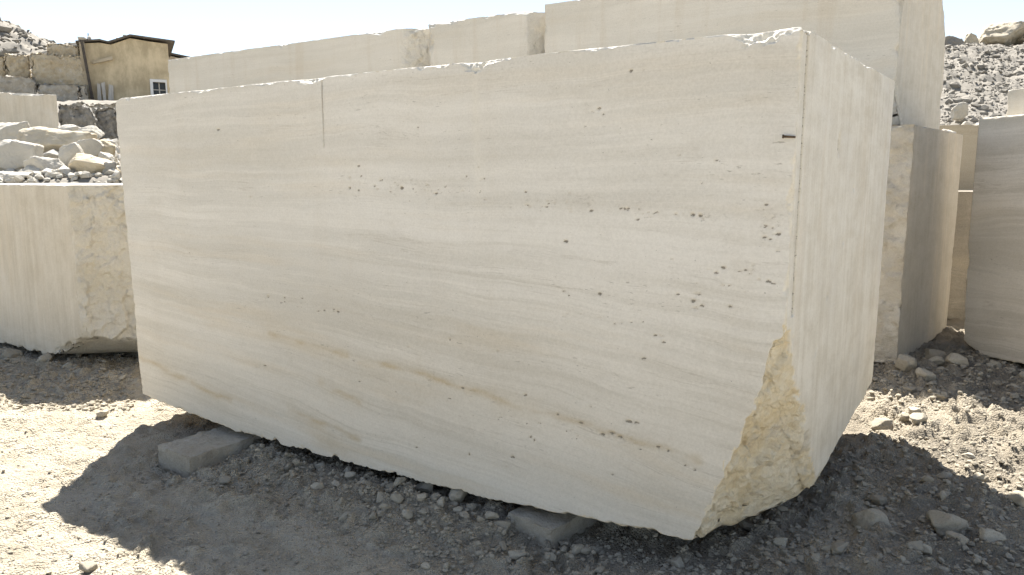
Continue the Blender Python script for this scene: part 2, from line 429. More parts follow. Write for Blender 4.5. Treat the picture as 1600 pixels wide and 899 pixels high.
def block(name, origin, ang, L, D, H, h, mat, label, cat='stone block', group=None, cuts=(), replace=None, side=('right', 'left'), chip=.020, chip_f=2.2,
          thr=.12, bumps=(), seed=1, extra_x=(), extra_y=(), extra_z=(), post=None, sag=.004, hy=None, raw=(), bottom_chip=1.8, frac_edge=.35, lim=None, edge0=.005, arris=1.0, raw_amp=.03):
    """A sawn block: local x along its front, y into its depth, z up.  cuts: (point, normal, roughness) in local space."""
    ex = lim or (L, D, H)
    xs = lines(ex[0], h, extra_x); ys = lines(ex[1], hy or h, extra_y); zs = lines(ex[2], h, extra_z)
    v, q = box_lattice(xs, ys, zs)
    v = v.astype(float)
    if lim: v[:, 0] -= (ex[0] - L) * 0   # grid may reach past the nominal box on the +x side
    P = {'front': ((0, -1, 0), (0, 0, 0)), 'back': ((0, 1, 0), (0, D, 0)), 'left': ((-1, 0, 0), (0, 0, 0)),
         'right': ((1, 0, 0), (L, 0, 0)), 'top': ((0, 0, 1), (0, 0, H)), 'bottom': ((0, 0, -1), (0, 0, 0))}
    if replace: P.update(replace)
    N, O, kind, amp, sd = [], [], [], [], []
    for k, (nn, pp) in P.items():
        nn = np.array(nn, float); nn /= np.linalg.norm(nn)
        N.append(nn); O.append(nn @ np.array(pp, float)); kind.append(k)
        amp.append(0.0); sd.append(1.0 if k in side else 0.0)
    nb = len(N)
    for (pp, nn, am) in cuts:
        nn = np.array(nn, float); nn /= np.linalg.norm(nn)
        N.append(nn); O.append(nn @ np.array(pp, float)); kind.append('cut'); amp.append(am); sd.append(0.0)
    N = np.array(N); O = np.array(O)
    # first pass: exact convex body
    def project(v, off, iters):
        for _ in range(iters):
            d = v @ NN.T - OO[None, :] + off
            i = d.argmax(1); m = d[np.arange(len(v)), i]
            act = m > 2e-5
            if not act.any(): break
            v = v.copy(); v[act] -= NN[i[act]] * m[act, None]
        return v
    def project_sub(w, of):
        for _ in range(3):
            dd_ = w @ NN.T - OO[None, :] + of
            k = dd_.argmax(1); t = np.maximum(0, dd_[np.arange(len(w)), k])
            w = w - NN[k] * t[:, None]
        return w
    NN, OO = N, O
    bad = np.where(((v @ N.T - O[None, :]) > 1e-6).any(1))[0]
    w = v[bad].copy(); cor = np.zeros((len(N), len(bad), 3))
    for _ in range(24):
        for k in range(len(N)):
            yk = w + cor[k]
            dk = np.maximum(0, yk @ N[k] - O[k])
            w = yk - dk[:, None] * N[k]
            cor[k] = yk - w
    v[bad] = w
    v = project(v, 0.0, 8)
    # second pass: chipped edges and uneven faces
    offs = []
    n_rough = fbm(v, 9.0, 4, seed + 5); n_low = fbm(v, 1.1, 3, seed + 6)
    fr_lo = fbm(v, 2.1, 3, seed + 7); fr_mid = ridged(v, 7.0, 3, seed + 8); fr_hi = fbm(v, 28.0, 3, seed + 9)
    st_ = fbm(v * np.array([1, 1, 1.6]), 3.6, 4, seed + 10) * 5.0; fr_step = (np.floor(st_) + smooth(.30, .70, st_ - np.floor(st_))) / 3.0
    fac = np.zeros(len(v))
    rawi = [k for k in range(len(N)) if kind[k] == 'cut' or kind[k] in raw]
    if rawi:
        nr = np.where(((v @ N[rawi].T - O[rawi][None, :]) > -.10).any(1))[0]
        wv = v[nr] + .02 * np.stack([fbm(v[nr], 14, 2, seed + 21), fbm(v[nr], 14, 2, seed + 22), fbm(v[nr], 14, 2, seed + 23)], 1)
        fac[nr] = .7 * facets(wv, 4.2, seed + 30) + .5 * facets(wv, 11.0, seed + 40)
    for i in range(len(N)):
        if kind[i] == 'cut' or kind[i] in raw:
            a = amp[i] if kind[i] == 'cut' else raw_amp
            offs.append(a * (1.6 + .7 * fr_lo + .2 * fr_step - .25 * fr_mid + 1.1 * fac + .32 * fr_hi))
        else:
            offs.append(sag * (1 + n_low) + .0016 * (1 + n_rough))
    CN, CO, coff, ckind = [], [], [], []
    cn1 = fbm(v, chip_f, 4, seed + 11); cn2 = fbm(v, chip_f * 5, 4, seed + 12); cn3 = fbm(v, chip_f * 18, 3, seed + 13)
    for i in range(nb):
        for j in range(i + 1, nb):
            if N[i] @ N[j] < -.6: continue
            s = N[i] + N[j]; ln = np.linalg.norm(s)
            CN.append(s / ln); CO.append((O[i] + O[j]) / ln)
            pair = {kind[i], kind[j]}
            k = bottom_chip if 'bottom' in pair else (arris if pair == {'front', 'right'} else 1.0)
            c = edge0 + edge0 * .55 * (1 + cn3) + edge0 * 1.1 * np.maximum(0, cn2 + .2) + k * chip * np.maximum(0, cn1 + .55 * cn2 - thr) * 1.6 + k * chip * .5 * np.maximum(0, cn2 + .4 * cn3 - .12)
            for (pa, ctr, wid, dep) in bumps:
                if set(pa) == pair:
                    dist = np.linalg.norm((v - np.array(ctr)) / np.array(wid), axis=1)
                    c = c + dep * np.exp(-dist ** 2 * 1.2) * (1 + .5 * cn3 + .3 * cn2)
            coff.append(c)
    npair = len(CN)
    for i in range(nb, len(N)):
        for j in range(nb):
            if N[i] @ N[j] < -.3 or N[i] @ N[j] > .93: continue
            s = N[i] + N[j]; ln = np.linalg.norm(s)
            CN.append(s / ln); CO.append((O[i] + O[j]) / ln)
            coff.append(amp[i] * .45 + .003 + .020 * np.maximum(0, cn2 + .25) + .006 * (1 + cn3))
    NN = np.concatenate([N, np.array(CN)]); OO = np.concatenate([O, np.array(CO)])
    off = np.stack(offs + coff, 1)
    v = project(v, off, 16)
    d = v @ NN.T - OO[None, :] + off
    i = d.argmax(1)
    if cuts:
        iscut = np.isin(i, np.arange(nb, len(N))) | (i >= len(N) + npair)
        qc = iscut[q]
        m = np.zeros(len(v), bool); m[q[qc.any(1) & ~qc.all(1)].ravel()] = True
        for _ in range(2): m[q[m[q].any(1)].ravel()] = True
        qs = q[m[q].any(1)]
        for _ in range(5):
            acc = np.zeros_like(v); cnt = np.zeros(len(v))
            for a, b in ((0, 1), (1, 2), (2, 3), (3, 0)):
                np.add.at(acc, qs[:, a], v[qs[:, b]]); np.add.at(cnt, qs[:, a], 1)
                np.add.at(acc, qs[:, b], v[qs[:, a]]); np.add.at(cnt, qs[:, b], 1)
            mm = m & (cnt > 0)
            v[mm] = .45 * v[mm] + .55 * acc[mm] / cnt[mm, None]
            v[mm] = project_sub(v[mm], off[mm])
    frac = np.zeros(len(v)); sidev = np.zeros(len(v))
    cutm = np.isin(i, [k for k in range(len(N)) if kind[k] == 'cut' or kind[k] in raw])
    frac[cutm] = 1.0
    em = i >= len(N)
    frac[em] = np.clip(off[np.arange(len(v)), i][em] / .03, 0, 1) * frac_edge
    frac[i >= len(N) + npair] = .8
    dd = (v @ N.T - O[None, :])[:, :nb]
    sidev = np.array(sd)[:nb][dd.argmax(1)]
    at = {'frac': frac, 'side': sidev, 'pit': np.zeros(len(v)), 'vein': np.zeros(len(v)), 'zone': np.zeros(len(v))}
    if post: v = post(v, i, kind, at)
    o = mesh_obj(name, v, q, mat, attrs=at)
    o.location = origin; o.rotation_euler = (0, 0, ang)
    if label: tag(o, label, cat, group)
    return o

def world_plane(origin, ang, p, nrm, amp):
    c, s = math.cos(-ang), math.sin(-ang)
    r = lambda a: np.array([c * a[0] - s * a[1], s * a[0] + c * a[1], a[2]])
    return (r(np.array(p, float) - np.array(origin, float)), r(np.array(nrm, float)), amp)

def world_right(origin, ang, p, nrm):
    a = world_plane(origin, ang, p, nrm, 0)
    return {'right': (tuple(a[1]), tuple(a[0]))}

# ------------------------------------------------------------------ ground sheet
MO = np.array([-2.63, 4.94, 0.0]); ANG = R(-31.334)
E1 = np.array([math.cos(ANG), math.sin(ANG)]); E2 = np.array([-E1[1], E1[0]])

def main_local(x, y):
    return (x - MO[0]) * E1[0] + (y - MO[1]) * E1[1], (x - MO[0]) * E2[0] + (y - MO[1]) * E2[1]

def roughness_zone(x, y):
    """0 on packed dirt, 1 in the loose rubble round the blocks"""
    lx, ly = main_local(x, y)
    a = smooth(-.75, -.15, ly) * smooth(.2, 1.2, lx) * (1 - smooth(4.9, 5.6, lx))
    b = smooth(3.6, 4.4, lx) * smooth(-.9, -.1, ly) * (1 - .55 * smooth(4.7, 5.2, lx)) * (1 - .8 * smooth(4.0, 4.3, y))
    c = smooth(.9, 1.6, x) * (1 - smooth(3.0, 3.6, y)) * .55
    d = smooth(5.0, 5.7, y) * .6
    return np.clip(np.maximum(np.maximum(a, b), np.maximum(c, d)), 0, 1)

def ground_z(x, y, fine=True):
    x = np.atleast_1d(np.asarray(x, float)); y = np.atleast_1d(np.asarray(y, float))
    p = np.stack([x, y, np.zeros_like(x)], 1)
    near = 1 - smooth(10, 30, np.hypot(x, y - 4))
    z = -.105 + .030 * fbm(p, .55, 3, 40)
    rz = roughness_zone(x, y)
    z = z + near * (.012 + .022 * rz) * fbm(p, 3.4, 3, 41)
    # tyre-packed streaks running along the open yard
    u = x * .80 - y * .60
    w = x * .60 + y * .80
    st = np.stack([u * .8, w * 6.0, np.zeros_like(x)], 1)
    z = z + near * .018 * (1 - rz) * fbm(st, 1.0, 3, 42)
    lx, ly = main_local(x, y)
    # spoil left along the foot of the block and to the side of its broken corner
    z = z + .035 * np.exp(-((ly + .10) / .25) ** 2) * smooth(.3, 1.5, lx) * (1 - smooth(3.4, 4.6, lx))
    z = z + .05 * smooth(3.9, 4.8, lx) * smooth(-.4, .3, ly) * (1 - smooth(5.3, 6.3, lx))
    z = z - .085 * np.exp(-(((x + 1.95) / .32) ** 2 + ((y - 4.15) / .28) ** 2)) - .075 * np.exp(-(((x - .18) / .28) ** 2 + ((y - 3.08) / .22) ** 2))
    if fine:
        patch = smooth(-.25, .35, fbm(p, 1.3, 3, 45))
        f1 = fbm(p, 9.5, 3, 43); f2 = fbm(p, 19, 2, 46)
        cl = smooth(.05, .22, f1 + .35 * f2) * (.7 + .6 * f2)
        z = z + near * (.005 + .015 * patch + .024 * rz) * cl
        z = z + near * (.007 + .009 * patch + .008 * rz) * f2
        z = z + near * (.005 + .005 * rz) * fbm(p, 36, 2, 44)
    return z

def graded(lo, hi, h0, far_lo, far_hi, g=1.13):
    a = list(np.arange(lo, hi, h0))
    s, v = h0, a[-1]
    while v < far_hi:
        s *= g; v += s; a.append(v)
    s, v, b = h0, lo, []
    while v > far_lo:
        s *= g; v -= s; b.append(v)
    return np.array(b[::-1] + a)

gx = graded(-4.2, 4.6, .0165, -900, 900, 1.14)
ya = list(np.arange(2.0, 7.6, .0145))
gy = graded(2.1, 3.6, .0125, -700, 3.6, 1.16)
gy = gy[gy < 3.59]
gy = np.concatenate([gy, graded(3.6, 7.6, .018, 3.6, 1500, 1.14)])
XX, YY = np.meshgrid(gx, gy, indexing='ij')
ZZ = ground_z(XX.ravel(), YY.ravel())
nX, nY = XX.shape
ii, jj = np.meshgrid(np.arange(nX - 1), np.arange(nY - 1), indexing='ij')
ii, jj = ii.ravel(), jj.ravel()
gq = np.stack([ii * nY + jj, (ii + 1) * nY + jj, (ii + 1) * nY + jj + 1, ii * nY + jj + 1], 1)
gv = np.stack([XX.ravel(), YY.ravel(), ZZ], 1)
glx, gly = main_local(gv[:, 0], gv[:, 1])
dark_dirt = smooth(4.15, 4.75, glx) * smooth(-.6, .25, gly) * (1 - smooth(5.2, 6.1, glx))  # darker dirt by the broken corner, along the block's foot and underneath
dark_dirt = np.maximum(dark_dirt, .9 * np.exp(-((gly - .1) / .30) ** 2) * smooth(-.2, .4, glx) * (1 - smooth(4.6, 5.2, glx)))
dark_dirt = np.maximum(dark_dirt, .8 * smooth(.05, .5, gly) * smooth(0, .3, glx) * (1 - smooth(4.3, 4.5, glx)))
dark_dirt = np.clip(dark_dirt * (.8 + .7 * fbm(gv * [1, 1, 0], 3.0, 4, 47)), 0, 1)
tag(mesh_obj('ground', gv, gq, M['ground'], attrs={'dark_dirt': dark_dirt}), kind='structure')

# ------------------------------------------------------------------ the big block
def front_px(x, y):
    n3 = np.array([E2[0], E2[1], 0]); d = px_ray(x, y); c = np.array([0, 0, CAM_H])
    p = c + ((MO - c) @ n3) / (d @ n3) * d
    return main_local(p[0], p[1])[0], p[2]

PITS = [(545,277,4),(559,260,3),(563,276,3),(626,294,6),(545,294,5),(559,298,4),(588,296,4),(644,295,3),(694,293,4),(680,303,5),(722,299,5),(727,276,5),(755,280,4),
        (705,317,4),(845,324,4),(853,324,4),(889,302,4),(923,330,3),(969,327,5),(979,327,6),(998,328,6),(1055,335,5),(1081,336,7),(1093,337,8),(883,378,6),(1130,419,6),
        (1118,427,6),(1128,447,5),(1058,460,5),(1082,471,6),(1086,483,8),(1096,478,5),(1092,460,5),(1140,480,6),(936,460,6),(1036,535,6),(1023,525,4),(702,531,5),(777,549,5),
        (505,486,4),(526,488,5),(1197,320,5),(1206,342,5),(1194,371,5),(1215,367,5),(1203,375,5),(1220,322,4),(1207,356,4),(340,203,5),(417,464,6),(443,466,4),(470,467,4),(520,487,5),(676,585,4),
        (820,618,6),(981,660,7),(994,662,6),(828,684,5),(834,689,5),(732,711,5),(800,715,5),(790,730,5),(922,636,3),(986,686,7),(907,662,7),(1028,700,7),(1043,705,6),
        (956,742,3),(1005,561,5),(188,308,6),(413,572,4),(400,575,4),(390,308,3),(935,170,6),(925,175,5),(942,178,4),(985,111,4),(1005,110,4),(1155,425,4),(1185,438,5),(1200,440,5),(1165,422,4),
        (940,680,9),(955,678,8),(968,684,7),(870,648,5),(740,612,5),(722,607,4),(1070,728,5),(1085,735,5),(650,700,4),(820,300,3),(700,260,3),(615,285,3),(665,290,3)]
VEINS = [[(640, 578), (700, 600), (760, 618), (830, 640), (905, 662), (960, 680), (1030, 702), (1090, 722)],
         [(205, 555), (260, 580), (320, 610), (360, 628)], [(420, 520), (490, 540), (540, 556)], [(450, 640), (520, 668), (560, 690)],
         [(500, 600), (560, 628)], [(640, 580), (600, 570), (560, 566)], [(500, 690), (540, 708)]]

def main_post(v, i, kind, at):
    fr = np.array([k < len(kind) and kind[k] == 'front' for k in range(i.max() + 1)])[i]
    idx = np.where(fr)[0]
    x, z = v[idx, 0], v[idx, 2]
    rng = random.Random(5)
    dep = np.zeros(len(idx)); pit = np.zeros(len(idx))
    nz1 = fbm(v[idx], 38, 3, 61) * .35
    plist, zones = [], []
    for (px, py, r) in PITS:
        a, b = front_px(px, py)
        dist = 3.0 + (4.2 - a) / 4.2 * 3.2
        rr = max(.005, r * .5 * dist / FPX * .68)
        plist.append((a, b, rr * rng.uniform(1.1, 2.3), rr * rng.uniform(.7, 1.1), rng.choice((1.0, .9, .7, .5, .4))))
        zones.append((a, b, rr * rng.uniform(3, 8), rr * rng.uniform(2, 4), rng.uniform(.2, .8)))
    # fields of fine pores strung along the porous beds
    for (x0, y0, x1, y1, n, spread) in [(540, 285, 760, 300, 26, 14), (760, 318, 1110, 338, 34, 6), (1040, 420, 1215, 450, 20, 12), (560, 600, 1090, 725, 30, 8),
                                        (400, 462, 530, 490, 16, 4), (880, 480, 1060, 540, 16, 18), (200, 170, 1200, 250, 10, 30), (240, 420, 900, 640, 14, 50), (1185, 315, 1222, 380, 16, 12)]:
        for _ in range(n):
            t = rng.random()
            a, b = front_px(x0 + (x1 - x0) * t, y0 + (y1 - y0) * t + rng.gauss(0, spread))
            s = rng.uniform(.0035, .0065)
            plist.append((a, b, s * rng.uniform(1.0, 2.6), s * .8, rng.uniform(.2, .55)))
    for (a, b, rx, rz_, k) in plist:
        near = (np.abs(x - a) < rx * 2.2) & (np.abs(z - b) < rz_ * 2.4)
        if not near.any(): continue
        q = np.sqrt(((x[near] - a) / rx) ** 2 + ((z[near] - b) / rz_) ** 2) * (1 + nz1[near])
        pr = np.clip(1.25 - q, 0, 1)
        dep[near] = np.maximum(dep[near], pr * min(.03, rz_ * 1.7) * k)
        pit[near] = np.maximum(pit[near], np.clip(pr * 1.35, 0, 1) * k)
    zn = np.zeros(len(idx)); zw = fbm(v[idx], 12, 3, 68)
    for (a, b, rx, rz_) in [(front_px(650, 290)[0], front_px(650, 290)[1], .42, .05), (front_px(900, 315)[0], front_px(900, 315)[1], .40, .035), (front_px(1090, 338)[0], front_px(1090, 338)[1], .22, .02),
                            (front_px(1150, 430)[0], front_px(1150, 430)[1], .18, .06), (front_px(1205, 355)[0], front_px(1205, 355)[1], .07, .09), (front_px(985, 688)[0], front_px(985, 688)[1], .20, .035),
                            (front_px(480, 475)[0], front_px(480, 475)[1], .22, .02), (front_px(935, 170)[0], front_px(935, 170)[1], .08, .05)]:
        zones.append((a, b, rx, rz_, .8))
    for (a, b, rx, rz_, k) in zones:
        near = (np.abs(x - a) < rx * 2) & (np.abs(z - b) < rz_ * 2)
        q = ((x[near] - a) / rx) ** 2 + ((z[near] - b) / rz_) ** 2
        zn[near] = np.maximum(zn[near], k * np.exp(-q * 1.5) * np.clip(.6 + 1.6 * zw[near], 0, 1))
    at['zone'][idx] = zn
    # the short saw kerf down from the top edge
    a0, zt = front_px(501, 115); a1, zb = front_px(501, 231)
    g = np.clip(1 - np.abs(x - a0) / .0045, 0, 1) * (z > zb) * np.clip((z - zb) / .25, .25, 1)
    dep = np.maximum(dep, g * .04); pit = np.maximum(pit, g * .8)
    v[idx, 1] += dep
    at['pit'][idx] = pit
    ve = np.zeros(len(idx))
    wn1 = fbm(np.stack([x * 1.5, z * 1.5, x * 0], 1), 3.0, 4, 66); wn2 = fbm(np.stack([x, z * 3, x * 0], 1), 9, 4, 67)
    for pl in VEINS:
        pts = [front_px(*p) for p in pl]
        for (p0, p1) in zip(pts[:-1], pts[1:]):
            d = np.array(p1) - np.array(p0); L2 = d @ d
            t = np.clip(((x - p0[0]) * d[0] + (z - p0[1]) * d[1]) / L2, 0, 1)
            dist = np.hypot(x - p0[0] - t * d[0], z + .018 * wn1 - p0[1] - t * d[1])
            wid = .012 + .012 * np.clip(wn2 + .3, 0, 1)
            ve = np.maximum(ve, np.exp(-(dist / wid) ** 2) * np.clip(.45 + .9 * wn2, .0, 1) + .22 * np.exp(-(dist / .07) ** 2) * np.clip(.6 + wn1, 0, 1))
    at['vein'][idx] = np.clip(ve, 0, 1)
    # kerf running down the end face just behind its front arris
    sd = np.where((at['side'] > .5) & (at['frac'] < .3) & (v[:, 0] > 3.9))[0]
    yy, zz = v[sd, 1], v[sd, 2]
    g = np.clip(1.4 - np.abs(yy - .10) / .014, 0, 1) * (zz > 1.03)
    v[sd, 0] -= g * .03
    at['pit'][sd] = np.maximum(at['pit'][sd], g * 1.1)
    at['side'][idx] = np.maximum(at['side'][idx], .55 * np.exp(-((x - 2.885 - .006 * np.sin(z * 9)) / .022) ** 2) * smooth(1.25, 1.6, z))
    for (cy, cz, ry, rz_) in [(.78, 1.70, .022, .055), (1.02, 1.25, .012, .02), (.72, 1.02, .008, .02), (.55, .80, .01, .03), (1.5, .6, .01, .02), (1.2, 1.5, .006, .012)]:
        q = np.sqrt(((yy - cy) / ry) ** 2 + ((zz - cz) / rz_) ** 2)
        pr = np.clip(1.15 - q, 0, 1)
        v[sd, 0] -= pr * .025
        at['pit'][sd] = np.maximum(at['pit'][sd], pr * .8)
    return v

P1 = (4.29, 0.0, .95); P2 = (3.955, 0.0, .05); P3 = (4.285, .62, .17)
cn = np.cross(np.array(P2) - np.array(P1), np.array(P3) - np.array(P1))
if cn[0] < 0: cn = -cn
P1 = tuple(np.array(P1) + .045 * cn / np.linalg.norm(cn))          # the broken face lies a few centimetres behind this plane
kx = front_px(501, 115)[0]
big = block('travertine_block', (MO[0], MO[1], 0.0), ANG, 4.25, 2.32, 2.15, .0064, M['main'],
            'huge pale travertine block with a broken lower corner, propped on two stones', 'stone block',
            replace={'right': ((.9987, -.0507, 0), (4.283, 0, 0)), 'bottom': ((0, 0, -1), (0, 0, -.02)), 'left': ((-1, 0, -.028), (.06, 0, 2.0)), 'top': ((-.006, -.022, 1), (0, 0, 2.062))},
            cuts=[(P1, cn, .036), ((0.0, 0, .085), (-.09, 0, -1), .012), ((4.0, 0, .045), (.055, 0, -1), .010), ((4.35, .9, .12), (.35, .06, -1), .02),
                  ((.02, 0, .16), (-1, -.4, -.75), .02)],
            side=('right', 'left'), chip=.013, chip_f=2.6, thr=.16, seed=101, lim=(4.45, 2.34, 2.15), extra_x=[kx + d for d in (-.006, -.003, 0, .003, .006)],
            extra_y=(.080, .086, .092, .096, .100, .104, .108, .114, .12), hy=.017,
            bumps=[(('front', 'top'), (2.877, 0, 2.07), (.07, .1, .1), .035), (('front', 'top'), (4.14, 0, 2.07), (.11, .12, .1), .030), (('front', 'top'), (1.86, 0, 2.07), (.05, .1, .1), .012),
                   (('front', 'top'), (.95, 0, 2.07), (.08, .1, .1), .014), (('front', 'right'), (4.25, 0, 1.48), (.1, .1, .16), .010), (('front', 'right'), (4.25, 0, 1.15), (.1, .1, .04), .012),
                   (('front', 'right'), (4.25, 0, 2.0), (.1, .1, .08), .008), (('top', 'right'), (4.3, 1.3, 2.07), (.1, .14, .1), .02), (('front', 'left'), (0, 0, .12), (.1, .1, .12), .035),
                   (('front', 'bottom'), (3.55, 0, 0), (.3, .1, .1), .025), (('front', 'bottom'), (2.35, 0, 0), (.12, .1, .1), .02), (('right', 'bottom'), (4.35, 1.9, .0), (.1, .5, .2), .05)],
            post=main_post, arris=.25, bottom_chip=2.4)

# ------------------------------------------------------------------ the other blocks in the yard
LO = (-6.40, 8.02, -.05); LA = R(-34)
block('travertine_block', LO, LA, 4.15, 1.55, 1.55, .012, M['left'], 'low cream travertine block with a broken ochre corner, partly behind the huge block',
      cuts=[world_plane(LO, LA, (-3.60, 6.17, .7), (.25, -.96, .02), .024), world_plane(LO, LA, (-3.55, 6.25, .12), (.0, -.55, -.84), .03)],
      side=('front', 'right', 'left'), chip=.022, seed=210)

S0 = np.array([3.33, 6.25])
def row(s, off, z): return (S0[0] + E1[0] * s + E2[0] * off, S0[1] + E1[1] * s + E2[1] * off, z)
o2 = row(-3.3, 0, -.06)
block('travertine_block', o2, ANG, 3.3, 1.97, 2.06, .020, M['stack'], 'lower stacked travertine block with a weathered front, gravel at its foot',
      replace=world_right(o2, ANG, (S0[0], S0[1], 0), (.75, -.66, 0)), lim=(4.0, 1.97, 2.06), raw=('front',), side=('right',), chip=.016, seed=320)
o3 = row(-3.95, .80, 2.0)
block('travertine_block', o3, ANG, 3.73, 1.85, 1.56, .022, M['rear'], 'tallest pale travertine block lying on top of the weathered one',
      replace=world_right(o3, ANG, tuple(row(-.22, .80, 2.0)), (.75, -.66, 0)), lim=(4.5, 1.85, 1.56), side=('right', 'left'), chip=.04, thr=.0, seed=433,
      cuts=[world_plane(o3, ANG, (4.72, 8.28, 3.30), (.70, .45, .55), .03), world_plane(o3, ANG, tuple(row(-.24, .80, 2.36)), (.28, -.86, -.42), .02)])
o4 = row(-5.69, .82, 2.0)
block('travertine_block', o4, ANG, 1.68, 1.5, 1.52, .022, M['rear'], 'short grey-white travertine block between the longest and the tallest rear blocks',
      cuts=[world_plane(o4, ANG, tuple(np.array(row(-4.16, .82, 3.0))), tuple(np.array([.80 * E1[0] - .60 * E2[0], .80 * E1[1] - .60 * E2[1], .05])), .012)], chip=.05, thr=-.05, seed=540)
o5 = row(-11.07, .78, 2.0)
block('travertine_block', o5, ANG, 5.36, 1.6, 1.50, .026, M['rear'], 'longest rear travertine block with its far end towards the ochre house',
      cuts=[world_plane(o5, ANG, tuple(np.array(row(-6.0, .78, 3.0))), (.04, -.995, .0), .03)], chip=.04, thr=0.0, seed=650)
for k, (s, ln) in enumerate(((-11.0, 3.7), (-7.25, 3.75))):
    block('travertine_block', row(s, .74, -.06), ANG, ln, 1.7, 2.055, .06, M['rear'],
          ('lower travertine block under the far half of the longest rear block', 'lower travertine block under the near half of the longest rear block')[k], chip=.02, seed=700 + k)

RA = R(-80)
ro = (4.22, 6.83, -.05)
block('travertine_block', ro, RA, 2.7, 2.6, 2.14, .020, M['right'], 'banded travertine block cut off by the photo beside the gravel passage',  # unseen near end lengthened to shade the stacked block's side
      replace={'left': ((-1, 0, -.055), (-.07, 0, 2.1))}, cuts=[((.05, 0, .06), (-.35, -.35, -.9), .02), ((.9, 0, .02), (.1, -.25, -1), .02)], chip=.02, side=('right',), seed=760)
block('travertine_slab', (4.43, 6.80, 2.085), R(-79), 1.9, 1.3, .25, .022, M['rear'], 'low white travertine slab lying on top of the banded block', 'stone slab', chip=.02, seed=790)
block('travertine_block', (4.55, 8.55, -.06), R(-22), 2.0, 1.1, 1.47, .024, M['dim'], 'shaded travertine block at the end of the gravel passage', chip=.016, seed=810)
block('travertine_block', (4.9, 10.05, -.06), R(-20), 2.8, 1.6, 2.30, .028, M['ochre_block'], 'ochre travertine block with white stones on top, behind the passage', chip=.02, seed=830)

# ------------------------------------------------------------------ rocks by radial clipping
def ico(sub):
    bm = bmesh.new(); bmesh.ops.create_icosphere(bm, subdivisions=sub, radius=1)
    v = np.array([x.co[:] for x in bm.verts]); f = np.array([[l.index for l in p.verts] for p in bm.faces])
    bm.free(); return v, f
ICO = {k: ico(k) for k in (1, 2, 3, 4, 5, 6)}

def rock_geo(seed, dims, sub=4, planes=11, rough=.03, hmin=.62, kk=70.0, boxy=True):
    rg = np.random.RandomState(seed)
    d, f = ICO[sub]
    n = rg.normal(size=(planes, 3)); n /= np.linalg.norm(n, axis=1)[:, None]
    n = np.concatenate([n, np.eye(3), -np.eye(3)])
    h = np.concatenate([rg.uniform(hmin, .98, planes), rg.uniform(.86, 1.05, 6) if boxy else np.full(6, 1.06)])
    dp = d @ n.T
    r = np.where(dp > 1e-3, h[None, :] / np.maximum(dp, 1e-3), 9.0)
    rm = r.min(1); rs = rm - np.log(np.exp(-kk * np.minimum(r - rm[:, None], 8)).sum(1)) / kk
    v = d * rs[:, None]
    if rough > 0:
        v = v * (1 + rough * fbm(v + seed * 3.1, 2.2, 3, seed) + rough * .7 * ridged(v + seed, 6.0, 3, seed + 1) * .5 + rough * .25 * fbm(v, 20, 2, seed + 2))[:, None]
    if sub >= 4: v = v * (1 + .07 * facets(v + seed, 1.7, seed + 5) + .035 * facets(v + seed, 4.5, seed + 6))[:, None]
    v = v * np.array(dims) * .5
    return v, f

def rock(name, seed, loc, dims, rot=(0, 0, 0), mat='boulder', sub=4, planes=11, rough=.05, label=None, cat='boulder', group=None, hmin=.62):
    v, f = rock_geo(seed, dims, sub, planes, rough, hmin, 70.0, False)
    o = mesh_obj(name, v, f, M[mat], smooth_shade=True)
    o.location = loc; o.rotation_euler = rot
    if label: tag(o, label, cat, group)
    return o

def cut_rock(name, seed, origin, L, D, H, mat, label, h=.06, chip=.10, tilt=0.0, cat='rock', cuts=()):
    """a rough squared quarry rock, front towards the camera"""
    o = block(name, origin, tilt, L, D, H, h, M[mat], label, cat, chip=chip, chip_f=1.6, thr=-.25, seed=seed, edge0=.03, raw_amp=.09, raw=('front', 'top', 'left', 'right'), frac_edge=1.0, bottom_chip=1.0, cuts=cuts)
    return o

# ------------------------------------------------------------------ terrain behind the yard
def terrain_left(x, y):
    prof_y = [8.2, 9.3, 9.9, 14, 20, 24, 27, 31.5, 33.5, 45, 60, 80]
    prof_z = [-.4, 1.1, 1.52, 1.85, 2.45, 2.6, 3.3, 4.3, 4.9, 5.2, 6, 8]
    z = np.interp(y, prof_y, prof_z)
    # spoil heap behind the house: falls away to the right
    az = x / y
    hz = np.interp(az, [-1.4, -.70, -.60, -.50, -.40, -.25, 0], [15.5, 13.9, 11.6, 10.6, 7.2, 4.5, 3.0])
    z = z + np.maximum(0, hz - z) * smooth(42, 60, y)
    keep = 1 - smooth(-.53, -.455, az) * (1 - smooth(26, 33, y))
    z = -.4 + (z + .4) * keep
    return z

def terrain_mesh(name, fz, xs_az, ys, seed, rough):
    A_, Y_ = np.meshgrid(xs_az, ys, indexing='ij')
    X_ = (A_ * Y_).ravel(); Yr = Y_.ravel()
    z = fz(X_, Yr)
    p = np.stack([X_, Yr, z], 1)
    am = rough(X_, Yr)
    z = z + am * (.55 * fbm(p, .55, 3, seed) + .35 * np.maximum(0, ridged(p, 1.1, 3, seed + 1)) + .30 * ridged(p, 2.8, 3, seed + 2) * .6)
    n0, n1 = A_.shape
    a, b = np.meshgrid(np.arange(n0 - 1), np.arange(n1 - 1), indexing='ij'); a, b = a.ravel(), b.ravel()
    q = np.stack([a * n1 + b, (a + 1) * n1 + b, (a + 1) * n1 + b + 1, a * n1 + b + 1], 1)
    o = mesh_obj(name, np.stack([X_, Yr, z], 1), q, M['hill'], smooth_shade=True)
    tag(o, kind='structure')
    return o

ysL = np.concatenate([np.arange(8.2, 16, .10), np.arange(16, 46, .22), np.arange(46, 82, .20)])
terrain_mesh('hillside_left', terrain_left, np.linspace(-1.25, -.22, 250), ysL, 900,
             lambda x, y: .10 + .12 * smooth(12, 24, y) + .75 * smooth(44, 50, y))

